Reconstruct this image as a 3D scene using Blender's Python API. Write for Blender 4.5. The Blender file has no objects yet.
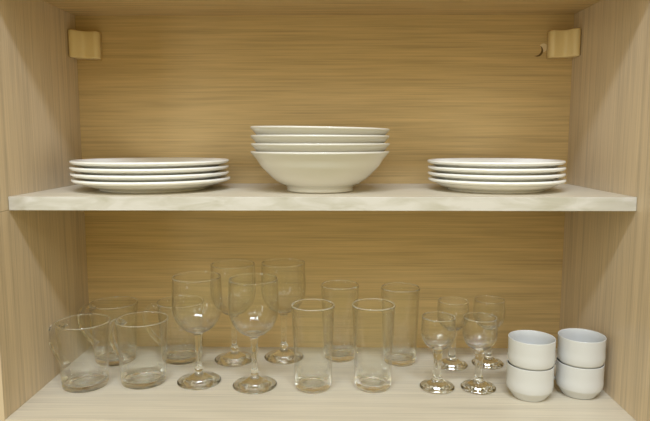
import bpy, bmesh, math, random
from mathutils import Matrix, Vector

S = bpy.context.scene
COL = S.collection

# ------------------------------------------------------------------ camera
# metres; X right, Y into the cabinet, Z up; the shelf's front top edge is Y=0, Z=0
F_PX = 597.95
cam_d = bpy.data.cameras.new('camera')
cam_d.sensor_fit = 'HORIZONTAL'
cam_d.sensor_width = 36.0
cam_d.lens = F_PX * 36.0 / 650.0
cam_d.clip_start = 0.02
cam = bpy.data.objects.new('camera', cam_d)
COL.objects.link(cam)
fwd = Vector((-0.01375389, 0.99283529, -0.11869678)).normalized()
right = Vector((1.67222117e-03, 2.31108529e-05, -4.57196587e-07)).normalized()
up = right.cross(fwd).normalized()
M = Matrix.Identity(4)
for r in range(3):
    M[r][0] = right[r]; M[r][1] = up[r]; M[r][2] = -fwd[r]
M.translation = Vector((0.01641326, -0.75605984, 0.07317578))
cam.matrix_world = M
S.camera = cam

# ------------------------------------------------------------------ world, lamps, exposure
W = bpy.data.worlds.new('room_light')
S.world = W
W.use_nodes = True
bg = W.node_tree.nodes['Background']
# stands in for the unseen room: warm ambient light, dimmer below
wn, wl = W.node_tree.nodes, W.node_tree.links
wt = wn.new('ShaderNodeTexCoord'); ws = wn.new('ShaderNodeSeparateXYZ'); wl.new(wt.outputs['Generated'], ws.inputs[0])
wr = wn.new('ShaderNodeValToRGB'); wl.new(ws.outputs[2], wr.inputs[0])
wm = wn.new('ShaderNodeMath'); wm.operation = 'MULTIPLY_ADD'; wl.new(ws.outputs[2], wm.inputs[0]); wm.inputs[1].default_value = 0.5; wm.inputs[2].default_value = 0.5
wl.new(wm.outputs[0], wr.inputs[0])
we = wr.color_ramp.elements
we[0].position = 0.30; we[0].color = (0.40, 0.36, 0.20, 1)
we[1].position = 0.48; we[1].color = (0.68, 0.53, 0.22, 1)
wl.new(wr.outputs[0], bg.inputs['Color'])
bg.inputs['Strength'].default_value = 1.0

def area(name, loc, target, size, power, color):
    l = bpy.data.lights.new(name, 'AREA')
    l.energy = power; l.color = color
    if isinstance(size, tuple):
        l.shape = 'RECTANGLE'; l.size, l.size_y = size
    else:
        l.shape = 'DISK'; l.size = size
    o = bpy.data.objects.new(name, l); COL.objects.link(o)
    o.location = loc
    o.rotation_euler = (Vector(target) - Vector(loc)).to_track_quat('-Z', 'Y').to_euler()
    return o
COOL = (0.74, 0.84, 1.0)       # daylight-white lamps against a warm, wood-lined room
area('overhead_light', (0.0, -1.02, 1.26), (0, 0.1, 0), (1.1, 0.16), 23.0, COOL)
area('streak_fill', (-1.9, -2.6, 0.35), (0, 0.1, 0.0), (0.5, 1.2), 9.5, (0.80, 0.90, 1.0))   # added, unseen: puts bright streaks into the glass
for lx, ly in ((-1.3, -2.5), (1.3, -2.5), (0.0, -3.4)):       # added, unseen: extra lights that brighten the back panel
    area('overhead_light', (lx, ly, 1.65), (0, 0.1, 0), 1.1, 9.5, (0.78, 0.90, 1.0))

vs = S.view_settings
S.display_settings.display_device = 'sRGB'
vs.view_transform = 'Standard'; vs.look = 'None'; vs.exposure = 0.15; vs.gamma = 1.0
vs.use_curve_mapping = False
S.cycles.use_denoising = True
S.cycles.max_bounces = 32
S.cycles.transmission_bounces = 32
S.cycles.transparent_max_bounces = 64
S.cycles.glossy_bounces = 8
S.cycles.diffuse_bounces = 5
S.cycles.sample_clamp_indirect = 0.0
S.cycles.blur_glossy = 0.5
S.cycles.caustics_refractive = True
S.cycles.caustics_reflective = True
S.cycles.use_adaptive_sampling = False

# ------------------------------------------------------------------ dimensions
HW, D, HF, HC, TS = 0.40, 0.2319, 0.2806, 0.2701, 0.0176
FRONT, TH = -0.040, 0.018

# ------------------------------------------------------------------ materials
def new_mat(name):
    m = bpy.data.materials.new(name); m.use_nodes = True
    nt = m.node_tree
    return m, nt, nt.nodes['Principled BSDF']

def wood(name, grain, base, dark, light, rough=0.42, seed=0.0, cath=0.5, contrast=1.0, marks=None, spec=0.35):
    """light oak laminate, grain along 'X' (cross direction Z or Y) or along 'Z'."""
    m, nt, P = new_mat(name)
    N, L = nt.nodes, nt.links
    tc = N.new('ShaderNodeTexCoord')
    sep = N.new('ShaderNodeSeparateXYZ'); L.new(tc.outputs['Object'], sep.inputs[0])
    def math_(op, a, b=None, c=None):
        n = N.new('ShaderNodeMath'); n.operation = op
        for i, v in enumerate((a, b, c)):
            if v is None: continue
            if isinstance(v, (int, float)): n.inputs[i].default_value = v
            else: L.new(v, n.inputs[i])
        return n.outputs[0]
    X, Y, Z = sep.outputs
    if grain == 'XZ': along, across = X, Z
    elif grain == 'XY': along, across = X, Y
    else: along, across = Z, Y
    def vec(sa, sc, off):
        c = N.new('ShaderNodeCombineXYZ')
        L.new(math_('MULTIPLY_ADD', along, sa, off + seed), c.inputs[0])
        L.new(math_('MULTIPLY_ADD', across, sc, off * 1.7 + seed), c.inputs[1])
        c.inputs[2].default_value = seed * 0.37
        return c.outputs[0]
    def noise(v, detail=3.0, rough_=0.55):
        n = N.new('ShaderNodeTexNoise'); n.noise_dimensions = '3D'
        n.inputs['Scale'].default_value = 1.0
        n.inputs['Detail'].default_value = detail
        n.inputs['Roughness'].default_value = rough_
        L.new(v, n.inputs['Vector'])
        return n.outputs['Fac']
    fine = noise(vec(9, 420, 3.1), 2.0)
    mid = noise(vec(2.4, 160, 11.3), 2.0)
    broad = noise(vec(1.5, 30, 23.9), 2.0)
    warp = noise(vec(1.5, 3.2, 41.0), 1.0)
    # cathedral figure: growth rings cut at a slant
    ph = math_('ADD', math_('MULTIPLY', across, 190.0), math_('MULTIPLY', warp, 36.0))
    ring = math_('MULTIPLY_ADD', math_('SINE', ph), 0.5, 0.5)
    ring = math_('POWER', ring, 1.6)
    v = math_('MULTIPLY', math_('SUBTRACT', fine, 0.5), 2.6 * contrast)
    v = math_('ADD', v, math_('MULTIPLY', math_('SUBTRACT', mid, 0.5), 1.7 * contrast))
    v = math_('ADD', v, math_('MULTIPLY', math_('SUBTRACT', broad, 0.5), 0.5 * contrast))
    v = math_('ADD', v, math_('MULTIPLY', math_('SUBTRACT', ring, 0.4), 0.5 * cath * contrast))
    v = math_('ADD', v, 0.5)
    ramp = N.new('ShaderNodeValToRGB'); L.new(v, ramp.inputs[0])
    e = ramp.color_ramp.elements
    e[0].position = 0.0; e[0].color = (*dark, 1)
    e[1].position = 1.0; e[1].color = (*light, 1)
    k = e.new(0.5); k.color = (*base, 1)
    colour = ramp.outputs[0]
    if marks == 'chip':      # a crescent chip in the veneer with a pale torn flap
        def disc(cx, cz, r):
            dx = math_('SUBTRACT', X, cx); dz = math_('SUBTRACT', Z, cz)
            d = math_('SQRT', math_('ADD', math_('MULTIPLY', dx, dx), math_('MULTIPLY', dz, dz)))
            return math_('LESS_THAN', d, r)
        c = math_('MULTIPLY', disc(0.3440, 0.2135, 0.0090), math_('SUBTRACT', 1.0, disc(0.3405, 0.2155, 0.0096)))
        f = math_('MULTIPLY', disc(0.3530, 0.2185, 0.0066), math_('SUBTRACT', 1.0, disc(0.3440, 0.2135, 0.0090)))
        for mask, rgb in ((f, (0.74, 0.62, 0.42)), (c, (0.13, 0.075, 0.025))):
            mx = N.new('ShaderNodeMix'); mx.data_type = 'RGBA'
            L.new(mask, mx.inputs[0]); L.new(colour, mx.inputs[6]); mx.inputs[7].default_value = (*rgb, 1)
            colour = mx.outputs[2]
    if marks == 'dark_line':      # thin dark line on the left side panel in front of the shelf
        a = math_('LESS_THAN', math_('ABSOLUTE', math_('ADD', Z, 0.0172)), 0.0005)
        a = math_('MULTIPLY', a, math_('LESS_THAN', Y, 0.0))
        a = math_('MULTIPLY', a, math_('LESS_THAN', X, 0.0))
        mx = N.new('ShaderNodeMix'); mx.data_type = 'RGBA'
        L.new(math_('MULTIPLY', a, 0.6), mx.inputs[0]); L.new(colour, mx.inputs[6]); mx.inputs[7].default_value = (0.16, 0.11, 0.06, 1)
        colour = mx.outputs[2]
    L.new(colour, P.inputs['Base Color'])
    P.inputs['Roughness'].default_value = rough
    P.inputs['Specular IOR Level'].default_value = spec
    b = N.new('ShaderNodeBump'); b.inputs['Strength'].default_value = 0.08; b.inputs['Distance'].default_value = 0.0006
    L.new(mid, b.inputs['Height']); L.new(b.outputs[0], P.inputs['Normal'])
    return m

def k3(c, s): return tuple(min(1.0, x * s) for x in c)
OAK_B = (0.560, 0.404, 0.190)  # back and top: the warm tone of their shade is put into the colour
OAK_S = (0.595, 0.480, 0.328)
OAK_F = (0.620, 0.560, 0.440)
M_back = wood('oak_back', 'XZ', OAK_B, k3(OAK_B, 0.62), k3(OAK_B, 1.28), seed=2.0, cath=0.5, contrast=0.34, marks='chip')
M_side = wood('oak_side', 'ZY', OAK_S, k3(OAK_S, 0.60), k3(OAK_S, 1.30), seed=7.0, cath=0.1, contrast=0.32, marks='dark_line', rough=0.36)
M_top = wood('oak_top', 'XY', OAK_B, k3(OAK_B, 0.66), k3(OAK_B, 1.25), seed=5.0, cath=0.4, contrast=0.7)
M_floor = wood('oak_floor', 'XY', OAK_F, k3(OAK_F, 0.72), k3(OAK_F, 1.18), seed=9.0, cath=0.4, contrast=0.36)
M_shelf = wood('oak_shelf', 'XY', OAK_F, k3(OAK_F, 0.78), k3(OAK_F, 1.15), seed=13.0, cath=0.3, contrast=0.36)

def plain(name, rgb, rough, coat=0.0, spec=0.5):
    m, nt, P = new_mat(name)
    P.inputs['Base Color'].default_value = (*rgb, 1)
    P.inputs['Roughness'].default_value = rough
    P.inputs['Specular IOR Level'].default_value = spec
    P.inputs['Coat Weight'].default_value = coat
    # very slight glaze mottling
    N, L = nt.nodes, nt.links
    tc = N.new('ShaderNodeTexCoord'); n = N.new('ShaderNodeTexNoise'); n.inputs['Scale'].default_value = 40
    L.new(tc.outputs['Object'], n.inputs['Vector'])
    b = N.new('ShaderNodeBump'); b.inputs['Strength'].default_value = 0.03; b.inputs['Distance'].default_value = 0.001
    L.new(n.outputs['Fac'], b.inputs['Height']); L.new(b.outputs[0], P.inputs['Normal'])
    return m
M_china = plain('cream_china', (0.86, 0.85, 0.80), 0.14)
M_bowl = plain('shaded_china', (0.70, 0.68, 0.62), 0.13)  # same china as the plates, darkened for shade on the bowl sides
M_cup = plain('white_china', (0.61, 0.615, 0.605), 0.14)
M_plastic = plain('beige_plastic', (0.78, 0.62, 0.32), 0.38)

# pale marbled edge band
M_band, nt, P = new_mat('marbled_band')
N, L = nt.nodes, nt.links
tc = N.new('ShaderNodeTexCoord'); mp = N.new('ShaderNodeMapping'); L.new(tc.outputs['Object'], mp.inputs[0])
mp.inputs['Rotation'].default_value = (0, math.radians(35), 0); mp.inputs['Scale'].default_value = (12, 10, 45)
nz = N.new('ShaderNodeTexNoise'); nz.inputs['Scale'].default_value = 1.6; nz.inputs['Detail'].default_value = 5; nz.inputs['Distortion'].default_value = 0.8
L.new(mp.outputs[0], nz.inputs['Vector'])
rp = N.new('ShaderNodeValToRGB'); L.new(nz.outputs['Fac'], rp.inputs[0])
rp.color_ramp.elements[0].position = 0.30; rp.color_ramp.elements[0].color = (0.46, 0.435, 0.35, 1)
rp.color_ramp.elements[1].position = 0.62; rp.color_ramp.elements[1].color = (0.60, 0.575, 0.52, 1)
L.new(rp.outputs[0], P.inputs['Base Color']); P.inputs['Roughness'].default_value = 0.4

# clear glass: thin walls pass light straight on and mirror by Fresnel, solid parts (base, stem, foot, rim, handle) refract;
# the mesh attribute "solid" says how thick the glass is there
M_glass, nt, P = new_mat('clear_glass')
N, L = nt.nodes, nt.links
P.inputs['Base Color'].default_value = (0.972, 0.98, 0.955, 1)
P.inputs['Transmission Weight'].default_value = 1.0
P.inputs['Roughness'].default_value = 0.0
P.inputs['IOR'].default_value = 1.50
geo = N.new('ShaderNodeNewGeometry')
dot = N.new('ShaderNodeVectorMath'); dot.operation = 'DOT_PRODUCT'
L.new(geo.outputs['Normal'], dot.inputs[0]); L.new(geo.outputs['Incoming'], dot.inputs[1])
def gm(op, a, b=None):
    n = N.new('ShaderNodeMath'); n.operation = op
    for i, v in enumerate((a, b)):
        if v is None: continue
        if isinstance(v, (int, float)): n.inputs[i].default_value = v
        else: L.new(v, n.inputs[i])
    return n.outputs[0]
c = gm('MINIMUM', gm('ABSOLUTE', dot.outputs['Value']), 1.0)
fr = gm('ADD', gm('MULTIPLY', gm('POWER', gm('SUBTRACT', 1.0, c), 5.0), 0.80), 0.025)
tr = N.new('ShaderNodeBsdfTransparent'); tr.inputs['Color'].default_value = (0.994, 0.998, 0.99, 1)
edge = N.new('ShaderNodeMix'); edge.data_type = 'RGBA'       # absorption along the longer path of a slanting ray
L.new(gm('POWER', gm('SUBTRACT', 1.0, c), 5.5), edge.inputs[0])
edge.inputs[6].default_value = (0.994, 0.998, 0.99, 1); edge.inputs[7].default_value = (0.36, 0.36, 0.29, 1)
L.new(edge.outputs[2], tr.inputs['Color'])
gl = N.new('ShaderNodeBsdfGlossy'); gl.inputs['Roughness'].default_value = 0.0; gl.inputs['Color'].default_value = (1, 1, 1, 1)
wall = N.new('ShaderNodeMixShader'); L.new(fr, wall.inputs[0]); L.new(tr.outputs[0], wall.inputs[1]); L.new(gl.outputs[0], wall.inputs[2])
at = N.new('ShaderNodeAttribute'); at.attribute_name = 'solid'
mx = N.new('ShaderNodeMixShader'); graze = gm('MULTIPLY', gm('POWER', gm('SUBTRACT', 1.0, c), 3.0), 0.7)      # a grazing ray stays long inside the wall
L.new(gm('MAXIMUM', at.outputs['Fac'], graze), mx.inputs[0]); L.new(wall.outputs[0], mx.inputs[1]); L.new(P.outputs[0], mx.inputs[2])
L.new(mx.outputs[0], N['Material Output'].inputs['Surface'])

# ------------------------------------------------------------------ helpers
def link_mesh(name, me, mat, parent=None):
    me.name = name
    me.materials.append(mat)
    o = bpy.data.objects.new(name, me); COL.objects.link(o)
    if parent: o.parent = parent
    return o

def box(name, lo, hi, mat, parent=None, bevel=0.0):
    bm = bmesh.new()
    bmesh.ops.create_cube(bm, size=1.0)
    for v in bm.verts:
        v.co = Vector([lo[i] + (v.co[i] + 0.5) * (hi[i] - lo[i]) for i in range(3)])
    if bevel:
        bmesh.ops.bevel(bm, geom=bm.edges[:], offset=bevel, segments=2, profile=0.5, affect='EDGES')
    me = bpy.data.meshes.new(name); bm.to_mesh(me); bm.free()
    return link_mesh(name, me, mat, parent)

def structure(o):
    o['kind'] = 'structure'
    return o

def thing(name, loc=(0, 0, 0), rz=0.0):
    o = bpy.data.objects.new(name, None); COL.objects.link(o)
    o.empty_display_size = 0.02
    o.location = loc; o.rotation_euler = (0, 0, rz)
    return o

def tag(o, label, cat, group=None):
    o['label'] = label; o['category'] = cat
    if group: o['group'] = group
    return o

def copy_thing(src, loc, rz=0.0, ry=0.0):
    c = src.copy(); COL.objects.link(c)
    c.location = loc; c.rotation_euler = (0, ry, rz)
    for ch in src.children:
        d = ch.copy(); COL.objects.link(d); d.parent = c
        for g in ch.children:
            e = g.copy(); COL.objects.link(e); e.parent = d
    return c

def smooth_profile(pts, n=4):
    """Catmull-Rom through the points; a point given twice makes a corner."""
    out = []
    m = len(pts)
    for i in range(m - 1):
        p1, p2 = pts[i], pts[i + 1]
        if p1 == p2: continue
        p0 = pts[i - 1] if i > 0 else p1
        p3 = pts[i + 2] if i + 2 < m else p2
        d = math.dist(p1, p2)
        def tang(a, b, c):     # limited tangent, so close pairs stay tight
            da, db = math.dist(a, b), math.dist(b, c)
            if da < 1e-9 or db < 1e-9: return ((c[0] - a[0]), (c[1] - a[1])) if da + db > 1e-9 else (0, 0)
            t = [((b[k] - a[k]) / da * db + (c[k] - b[k]) / db * da) / (da + db) for k in (0, 1)]
            return t
        t1 = tang(p0, p1, p2); t2 = tang(p1, p2, p3)
        if p0 == p1: t1 = ((p2[0] - p1[0]) / d, (p2[1] - p1[1]) / d)
        if p2 == p3: t2 = ((p2[0] - p1[0]) / d, (p2[1] - p1[1]) / d)
        for j in range(n):
            s = j / n
            h00 = 2*s**3 - 3*s**2 + 1; h10 = s**3 - 2*s**2 + s; h01 = -2*s**3 + 3*s**2; h11 = s**3 - s**2
            out.append(tuple(h00*p1[k] + h10*d*t1[k] + h01*p2[k] + h11*d*t2[k] for k in (0, 1)))
    out.append(pts[-1])
    return [(max(0.0, r), z) for r, z in out]

def profile_normals(pr):
    nn = []
    for i in range(len(pr)):
        a = pr[max(0, i - 1)]; b = pr[min(len(pr) - 1, i + 1)]
        dr, dz = b[0] - a[0], b[1] - a[1]
        l = math.hypot(dr, dz) or 1.0
        nr, nz = dz / l, -dr / l
        if pr[i][0] < 1e-7: nr, nz = 0.0, (1.0 if nz > 0 else -1.0)
        nn.append((nr, nz))
    return nn

def lathe(name, pr, nn, i0, i1, mat, parent=None, segs=72, solid=None):
    """rows i0..i1 of a profile as one mesh (rows shared with the neighbour part keep its normals)"""
    verts, norms, faces, rows, sol = [], [], [], [], []
    for i in range(i0, i1 + 1):
        r, z = pr[i]; nr, nz = nn[i]
        if r < 1e-7:
            rows.append([len(verts)]); verts.append((0, 0, z)); norms.append((0, 0, nz))
        else:
            row = []
            for k in range(segs):
                a = 2 * math.pi * k / segs; c, s = math.cos(a), math.sin(a)
                row.append(len(verts)); verts.append((r*c, r*s, z)); norms.append((nr*c, nr*s, nz))
            rows.append(row)
    if solid:
        for i, row in zip(range(i0, i1 + 1), rows): sol += [solid(pr[i][1])] * len(row)
    for A, B in zip(rows, rows[1:]):
        for k in range(segs):
            k2 = (k + 1) % segs
            if len(A) == 1 and len(B) == 1: continue
            if len(A) == 1: faces.append((A[0], B[k2], B[k]))
            elif len(B) == 1: faces.append((A[k], A[k2], B[0]))
            else: faces.append((A[k], A[k2], B[k2], B[k]))
    me = bpy.data.meshes.new(name)
    me.from_pydata(verts, [], faces); me.update()
    for p in me.polygons: p.use_smooth = True
    me.normals_split_custom_set_from_vertices(norms)
    if solid: me.attributes.new('solid', 'FLOAT', 'POINT').data.foreach_set('value', sol)
    return link_mesh(name, me, mat, parent)

def thickness(z0, z1, z_rim, low=0.03, base=1.0):
    """solid up to height z0, thin above z1, solid again in the rounded rim"""
    def f(z):
        if z >= z_rim: return 1.0
        if z <= z0: return base
        if z >= z1: return low
        t = (z - z0) / (z1 - z0); t = t * t * (3 - 2 * t)
        return base + (low - base) * t
    return f

def tube(name, path, radii, mat, parent=None, segs=20, flat=1.0):
    """closed tube along a path in the XZ plane; radii per point; flat squashes it in the path's plane"""
    bm = bmesh.new(); rows = []
    for i, p in enumerate(path):
        a = Vector(path[max(0, i - 1)]); b = Vector(path[min(len(path) - 1, i + 1)])
        t = (b - a).normalized(); yv = Vector((0, 1, 0)); n = t.cross(yv).normalized()
        row = []
        for k in range(segs):
            an = 2 * math.pi * k / segs
            row.append(bm.verts.new(Vector(p) + n * (radii[i] * flat * math.cos(an)) + yv * (radii[i] * math.sin(an))))
        rows.append(row)
    for A, B in zip(rows, rows[1:]):
        for k in range(segs):
            bm.faces.new((A[k], A[(k+1) % segs], B[(k+1) % segs], B[k]))
    bm.faces.new(rows[0]); bm.faces.new(rows[-1])
    bmesh.ops.recalc_face_normals(bm, faces=bm.faces[:])
    me = bpy.data.meshes.new(name); bm.to_mesh(me); bm.free()
    for p in me.polygons: p.use_smooth = len(p.vertices) == 4
    me.attributes.new('solid', 'FLOAT', 'POINT').data.foreach_set('value', [0.9] * len(me.vertices))
    return link_mesh(name, me, mat, parent)

def spline(pts, n=8):
    out = []
    for i in range(len(pts) - 1):
        p0 = pts[max(0, i-1)]; p1 = pts[i]; p2 = pts[i+1]; p3 = pts[min(len(pts)-1, i+2)]
        for j in range(n):
            t = j / n
            out.append(tuple(0.5 * (2*p1[k] + (p2[k]-p0[k])*t + (2*p0[k]-5*p1[k]+4*p2[k]-p3[k])*t*t + (3*p1[k]-p0[k]-3*p2[k]+p3[k])*t**3) for k in range(3)))
    out.append(tuple(pts[-1]))
    return out

# ------------------------------------------------------------------ cabinet shell
BK = 0.006
structure(box('wall_left', (-HW - TH, FRONT, -HF - TH), (-HW, D + BK, HC + TH), M_side, bevel=0.0006))
structure(box('wall_right', (HW, FRONT - 0.055, -HF - TH), (HW + TH, D + BK, HC + TH), M_side, bevel=0.0006))
structure(box('wall_back', (-HW, D, -HF), (HW, D + BK, HC), M_back))
structure(box('ceiling', (-HW, FRONT + 0.006, HC), (HW, D + BK, HC + TH), M_top, bevel=0.0005))
structure(box('floor', (-HW, FRONT, -HF - TH), (HW, D + BK, -HF), M_floor, bevel=0.0005))

# ------------------------------------------------------------------ shelf
shelf = thing('shelf', (0, 0, -TS))
g = 0.0004
box('board', (-HW + g, 0.0012, 0), (HW - g, D - g, TS), M_shelf, shelf)
bd = box('edge_band', (-HW + g, 0.0, 0), (HW - g, 0.0012, TS), M_band, shelf, bevel=0.0004)
bd['label'] = 'pale marbled cream edge band'
tag(shelf, 'pale wooden shelf with a marbled cream front edge, across the middle of the cabinet', 'shelf')

# ------------------------------------------------------------------ bracket covers
def bracket_cover(name, side):
    """plastic cap over a cabinet hanger: an S-shaped section run upright, raised next to the side panel"""
    # (distance from the side panel, depth in front of the back panel)
    sec = [(0.0004, 0.0003), (0.0004, 0.031), (0.002, 0.0335), (0.0045, 0.0345), (0.009, 0.0335), (0.0125, 0.030),
           (0.0145, 0.025), (0.0165, 0.0205), (0.0195, 0.0185), (0.023, 0.0180), (0.031, 0.0180), (0.0345, 0.0187), (0.0365, 0.0185),
           (0.0398, 0.0165), (0.0415, 0.012), (0.0418, 0.0003)]
    h = 0.0425
    bm = bmesh.new()
    lo = [bm.verts.new((side * (HW - a), D - b, 0.0)) for a, b in sec]
    hi = [bm.verts.new((side * (HW - a), D - b, h)) for a, b in sec]
    n = len(sec)
    for i in range(n):
        j = (i + 1) % n
        bm.faces.new((lo[i], lo[j], hi[j], hi[i]))
    f1 = bm.faces.new(lo); f2 = bm.faces.new(hi)
    bmesh.ops.recalc_face_normals(bm, faces=bm.faces[:])
    rim = [e for e in bm.edges if (e in f1.edges[:] or e in f2.edges[:]) and not all(abs(v.co.y - (D - 0.0003)) < 1e-5 for v in e.verts)]
    bmesh.ops.bevel(bm, geom=rim, offset=0.0022, segments=3, profile=0.5, affect='EDGES', clamp_overlap=True)
    for v in bm.verts: v.co -= Vector((side * HW, D, 0))
    me = bpy.data.meshes.new(name); bm.to_mesh(me); bm.free()
    for p in me.polygons: p.use_smooth = True
    o = link_mesh(name, me, M_plastic)
    o.location = (side * HW, D, 0.2010)
    return o
tag(bracket_cover('bracket_cover', -1), 'beige plastic bracket cover in the upper left corner of the cabinet', 'bracket cover', 'hanging bracket covers')
tag(bracket_cover('bracket_cover', 1), 'beige plastic bracket cover in the upper right corner, beside a chip in the back panel', 'bracket cover', 'hanging bracket covers')

# ------------------------------------------------------------------ plates
def make_plate(R, RF):
    s = R - 0.118
    raw = [(0, 0.0016), (RF - 0.006, 0.0016), (RF - 0.0045, 0.0010), (RF - 0.0035, 0.0), (RF - 0.001, 0.0), (RF, 0.0008), (RF + 0.0005, 0.0022),
           (RF + 0.004, 0.0036), (RF + (R - RF) * 0.45, 0.0068), (R - 0.0075, 0.0112), (R - 0.0025, 0.0126), (R - 0.0006, 0.0140), (R, 0.0153), (R - 0.0007, 0.0166),
           (R - 0.0026, 0.0173), (R - 0.007, 0.0167), (RF + (R - RF) * 0.55, 0.0128), (RF + 0.004, 0.0086), (RF - 0.004, 0.0070), (RF - 0.012, 0.0066), (0, 0.0066)]
    pr = smooth_profile(raw, 4); nn = profile_normals(pr)
    root = thing('plate')
    cut = max(i for i, q in enumerate(pr[:len(pr)//2]) if q[0] <= RF + 0.0006 and q[1] < 0.0023)
    lathe('foot_ring', pr, nn, 0, cut, M_china, root, 96)
    lathe('dish', pr, nn, cut, len(pr) - 1, M_china, root, 96)
    return root
def stack_plates(R, RF, x, y, labels, group, jit):
    p0 = make_plate(R, RF)
    for k in range(4):
        o = p0 if k == 0 else copy_thing(p0, (0, 0, 0))
        o.location = (x + jit[k][0], y + jit[k][1], 0.0002 + k * 0.0086)
        o.rotation_euler = (0, 0, k * 1.1)
        tag(o, labels[k], 'plate', group)
def pl_labels(size, where):
    return ['%s cream white plate at the bottom of the %s stack, standing on the shelf' % (size, where),
            '%s cream white plate, second from the bottom in the %s stack' % (size, where),
            '%s cream white plate, second from the top in the %s stack' % (size, where),
            '%s cream white plate on top of the %s stack, its face in view' % (size, where)]
stack_plates(0.1125, 0.0766, -0.2504, 0.1228, pl_labels('large', 'left'), 'large plates in the left stack', [(0.0012, 0), (-0.0008, 0.001), (-0.0008, 0), (-0.0004, 0.001)])
stack_plates(0.0960, 0.0678, 0.2503, 0.1130, pl_labels('smaller', 'right'), 'smaller plates in the right stack', [(0.0008, 0), (0.0002, 0.001), (-0.0002, 0), (-0.0008, 0.001)])

# ------------------------------------------------------------------ bowls
raw = [(0, 0.003), (0.036, 0.003), (0.0395, 0.0022), (0.0410, 0.0), (0.0445, 0.0), (0.0462, 0.0010), (0.0466, 0.0045),
       (0.0478, 0.0068), (0.0555, 0.0108), (0.0645, 0.0168), (0.0740, 0.0258), (0.0835, 0.0358), (0.0898, 0.0455), (0.0945, 0.0508), (0.0962, 0.0528), (0.0974, 0.0545),
       (0.0972, 0.0560), (0.0958, 0.0564), (0.0938, 0.0556), (0.0900, 0.0503), (0.0858, 0.0452), (0.0795, 0.0362), (0.0705, 0.0272), (0.0610, 0.0188), (0.0520, 0.0124), (0.0440, 0.0094), (0, 0.0082)]
pr = smooth_profile(raw, 4); nn = profile_normals(pr)
cut = next(i for i, q in enumerate(pr) if q[0] >= 0.0466 and q[1] >= 0.0044)
bowl = thing('bowl')
lathe('foot_ring', pr, nn, 0, cut, M_bowl, bowl, 112)
lathe('body', pr, nn, cut, len(pr) - 1, M_bowl, bowl, 112)
bl = ['cream white bowl at the bottom of the stack, its whole side in view',
      'cream white bowl nested second from the bottom, resting in the lowest bowl',
      'cream white bowl nested second from the top, just under the tipped bowl',
      'cream white bowl on top of the stack, tipped slightly down to the right']
for k in range(4):
    o = bowl if k == 0 else copy_thing(bowl, (0, 0, 0))
    o.location = (-0.0024 + (0, 0.0006, 0, -0.0008)[k], 0.0923, (0.0002, 0.0112, 0.0221, 0.0327)[k])
    o.rotation_euler = (0, (0, 0.0, 0.004, 0.018)[k], k * 0.9 if k < 2 else 0)
    tag(o, bl[k], 'bowl', 'nested bowls on the shelf')

FL = -HF + 0.0002

# ------------------------------------------------------------------ tumblers
raw = [(0, 0.0012), (0.0195, 0.0012), (0.0218, 0.0003), (0.0232, 0.0), (0.0248, 0.0009), (0.0256, 0.0032), (0.0266, 0.024), (0.0288, 0.075),
       (0.0305, 0.116), (0.0308, 0.1198), (0.0303, 0.1213), (0.0293, 0.1214), (0.0286, 0.1202), (0.0287, 0.1165), (0.0273, 0.075), (0.0251, 0.030), (0.0241, 0.0135), (0.0226, 0.0098), (0.019, 0.0082), (0, 0.0078)]
pr = smooth_profile(raw, 5); nn = profile_normals(pr)
tum = lathe('tumbler', pr, nn, 0, len(pr) - 1, M_glass, None, 80, thickness(0.0090, 0.022, 0.1184, 0.03))
for k, (x, y, lab) in enumerate([
        (-0.0120, 0.0678, 'tall straight clear tumbler in the front row, beside a stemmed wine glass'),
        (0.0738, 0.0708, 'tall straight clear tumbler in the front row, on the side of the small stemmed glasses'),
        (0.0275, 0.1855, 'tall straight clear tumbler in the back row, seen between the two front tumblers'),
        (0.1228, 0.1690, 'tall straight clear tumbler in the back row, rightmost of the four tumblers')]):
    o = tum if k == 0 else copy_thing(tum, (0, 0, 0))
    o.location = (x, y, FL); o.rotation_euler = (0, 0, k * 0.3)
    tag(o, lab, 'tumbler', 'tall glass tumblers')

# ------------------------------------------------------------------ stemmed glasses
def stemmed(name, raw, z_foot, z_bowl, th, segs=72):
    pr = smooth_profile(raw, 5); nn = profile_normals(pr)
    a = next(i for i, q in enumerate(pr) if q[1] >= z_foot)
    b = next(i for i, q in enumerate(pr) if q[1] >= z_bowl)
    root = thing(name)
    lathe('foot', pr, nn, 0, a, M_glass, root, segs, th)
    lathe('stem', pr, nn, a, b, M_glass, root, segs, th)
    lathe('bowl', pr, nn, b, len(pr) - 1, M_glass, root, segs, th)
    return root
wine_raw = [(0, 0.0014), (0.016, 0.0010), (0.0270, 0.0004), (0.0300, 0.0), (0.0316, 0.0007), (0.0319, 0.0018), (0.0310, 0.0029), (0.0255, 0.0050), (0.0165, 0.0082), (0.0095, 0.0112), (0.0062, 0.0140),
            (0.0050, 0.0162), (0.0058, 0.0182), (0.0066, 0.0202), (0.0060, 0.0222), (0.0046, 0.0244), (0.0040, 0.030), (0.0042, 0.042), (0.0047, 0.056), (0.0054, 0.067), (0.0066, 0.0725), (0.0100, 0.0752),
            (0.0170, 0.0786), (0.0248, 0.0852), (0.0312, 0.0942), (0.0350, 0.1050), (0.0360, 0.1150), (0.0357, 0.1280), (0.0350, 0.1450), (0.0345, 0.1568), (0.0343, 0.1577), (0.0339, 0.1578), (0.0336, 0.1570),
            (0.0341, 0.1450), (0.0348, 0.1280), (0.0350, 0.1150), (0.0339, 0.1060), (0.0299, 0.0956), (0.0236, 0.0868), (0.0160, 0.0806), (0.0080, 0.0782), (0, 0.0776)]
wine = stemmed('wine_glass', wine_raw, 0.0150, 0.0735, thickness(0.079, 0.092, 0.1565))
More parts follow.
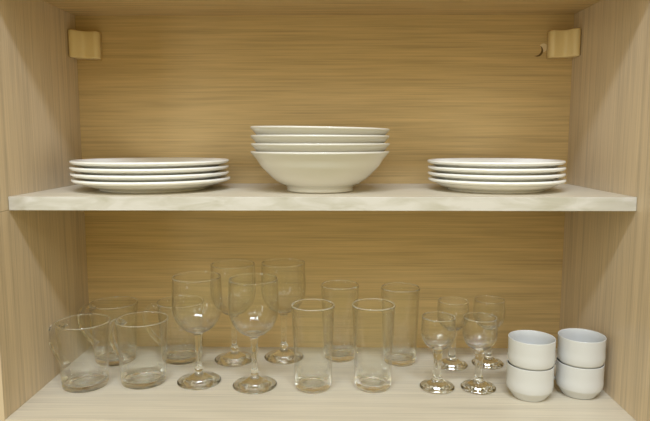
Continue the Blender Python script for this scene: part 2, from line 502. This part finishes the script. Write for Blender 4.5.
for k, (x, y, lab) in enumerate([
        (-0.1800, 0.0840, 'clear stemmed wine glass in front, standing next to the glass mugs'),
        (-0.0965, 0.0711, 'clear stemmed wine glass in front, standing next to a tall tumbler'),
        (-0.1425, 0.1720, 'clear stemmed wine glass at the back, seen between the two front wine glasses'),
        (-0.0635, 0.1830, 'clear stemmed wine glass at the back, partly behind the front left tumbler')]):
    o = wine if k == 0 else copy_thing(wine, (0, 0, 0))
    o.location = (x, y, FL); o.rotation_euler = (0, 0, k * 0.7)
    tag(o, lab, 'wine glass', 'stemmed wine glasses')

small_raw = [(0, 0.0014), (0.012, 0.0010), (0.0205, 0.0004), (0.0230, 0.0), (0.0244, 0.0008), (0.0247, 0.0020), (0.0238, 0.0034), (0.0190, 0.0052), (0.0128, 0.0080), (0.0086, 0.0112), (0.0064, 0.0150),
             (0.0056, 0.0195), (0.0052, 0.026), (0.0052, 0.034), (0.0058, 0.043), (0.0068, 0.049), (0.0074, 0.0525), (0.0070, 0.0552), (0.0080, 0.0580),
             (0.0130, 0.0606), (0.0185, 0.0652), (0.0225, 0.0715), (0.0243, 0.0790), (0.0244, 0.0850), (0.0238, 0.0950), (0.0232, 0.1040), (0.0230, 0.1047), (0.0226, 0.1048), (0.0223, 0.1041),
             (0.0229, 0.0950), (0.0234, 0.0850), (0.0230, 0.0795), (0.0212, 0.0730), (0.0172, 0.0672), (0.0115, 0.0632), (0.0055, 0.0616), (0, 0.0612)]
small = stemmed('liqueur_glass', small_raw, 0.0170, 0.0560, thickness(0.062, 0.074, 0.1038))
for k, (x, y, lab) in enumerate([
        (0.1656, 0.0675, 'small clear stemmed glass in front, on the side of the tall tumblers'),
        (0.2240, 0.0660, 'small clear stemmed glass in front, on the side of the white cups'),
        (0.2030, 0.1520, 'small clear stemmed glass at the back, seen between the two small front glasses'),
        (0.2610, 0.1590, 'small clear stemmed glass at the back, rightmost of the small stemmed glasses')]):
    o = small if k == 0 else copy_thing(small, (0, 0, 0))
    o.location = (x, y, FL); o.rotation_euler = (0, 0, k * 0.7)
    tag(o, lab, 'stemmed glass', 'small stemmed glasses')

# ------------------------------------------------------------------ glass mugs
raw = [(0, 0.0012), (0.0250, 0.0012), (0.0278, 0.0003), (0.0295, 0.0), (0.0312, 0.0010), (0.0320, 0.0036), (0.0325, 0.014), (0.0338, 0.040), (0.0352, 0.068),
       (0.0372, 0.0920), (0.0374, 0.0939), (0.0371, 0.0946), (0.0363, 0.0946), (0.0359, 0.0938), (0.0357, 0.0915), (0.0337, 0.068), (0.0322, 0.040), (0.0308, 0.0165), (0.0294, 0.0105), (0.0262, 0.0078), (0.0225, 0.0070), (0.0200, 0.0062), (0, 0.0060)]
pr = smooth_profile(raw, 5); nn = profile_normals(pr)
mug = thing('glass_mug')
lathe('body', pr, nn, 0, len(pr) - 1, M_glass, mug, 80, thickness(0.0085, 0.020, 0.0926))
hp = spline([(0.0350, 0, 0.0820), (0.0400, 0, 0.0850), (0.0480, 0, 0.0855), (0.0560, 0, 0.0800), (0.0600, 0, 0.0690), (0.0585, 0, 0.0560), (0.0525, 0, 0.0440), (0.0445, 0, 0.0345), (0.0375, 0, 0.0275), (0.0330, 0, 0.0240)], 7)
n = len(hp)
hr = [0.0050 + 0.0022 * (abs(2 * i / (n - 1) - 1) ** 4) for i in range(n)]
tube('handle', hp, hr, M_glass, mug, 20, 0.72)
for k, (x, y, a, lab) in enumerate([
        (-0.3422, 0.0708, 160, 'clear glass mug with a handle, front row, nearest the left side panel'),
        (-0.2613, 0.0837, 157, 'clear glass mug with a handle, front row, beside a stemmed wine glass'),
        (-0.3340, 0.1700, 171, 'clear glass mug with a handle at the back, seen between the two front mugs'),
        (-0.2290, 0.1780, 176, 'clear glass mug with a handle at the back, partly behind a stemmed wine glass')]):
    o = mug if k == 0 else copy_thing(mug, (0, 0, 0))
    o.location = (x, y, FL); o.rotation_euler = (0, 0, math.radians(a))
    tag(o, lab, 'mug', 'clear glass mugs')

# ------------------------------------------------------------------ white cups
raw = [(0, 0.0012), (0.0180, 0.0012), (0.0194, 0.0), (0.0214, 0.0), (0.0226, 0.0008), (0.0246, 0.0034), (0.0274, 0.0072), (0.0304, 0.0115), (0.0312, 0.0128), (0.0316, 0.0142), (0.0318, 0.0300), (0.0321, 0.0455),
       (0.0321, 0.0466), (0.0317, 0.0472), (0.0310, 0.0470), (0.0306, 0.0458), (0.0301, 0.0300), (0.0292, 0.0160), (0.0262, 0.0090), (0.0215, 0.0056), (0.0150, 0.0045), (0, 0.0042)]
raw = [(r * 0.97, z) for r, z in raw]
pr = smooth_profile(raw, 5); nn = profile_normals(pr)
cut = next(i for i, q in enumerate(pr) if q[1] >= 0.0127)
cup = thing('cup')
lathe('base', pr, nn, 0, cut, M_cup, cup, 80)
lathe('body', pr, nn, cut, len(pr) - 1, M_cup, cup, 80)
hp = spline([(0.0305, 0, 0.0390), (0.0370, 0, 0.0405), (0.0430, 0, 0.0385), (0.0462, 0, 0.0310), (0.0440, 0, 0.0225), (0.0380, 0, 0.0180), (0.0303, 0, 0.0175)], 7)
tube('handle', hp, [0.0032] * len(hp), M_cup, cup, 16, 0.8)
for k, (x, y, lv, a, lab) in enumerate([
        (0.2884, 0.0411, 0, 85, 'white cup standing on the cabinet floor under the left of the two upper cups'),
        (0.2890, 0.0411, 1, 80, 'white cup stacked on top of the cup beside the small stemmed glasses'),
        (0.3602, 0.0497, 0, 156, 'white cup standing on the cabinet floor nearest the right side panel'),
        (0.3606, 0.0497, 1, 105, 'white cup stacked on top of the cup nearest the right side panel')]):
    o = cup if k == 0 else copy_thing(cup, (0, 0, 0))
    o.location = (x, y, FL + lv * 0.0368); o.rotation_euler = (0, 0, math.radians(a))
    tag(o, lab, 'cup', 'stacked white cups')
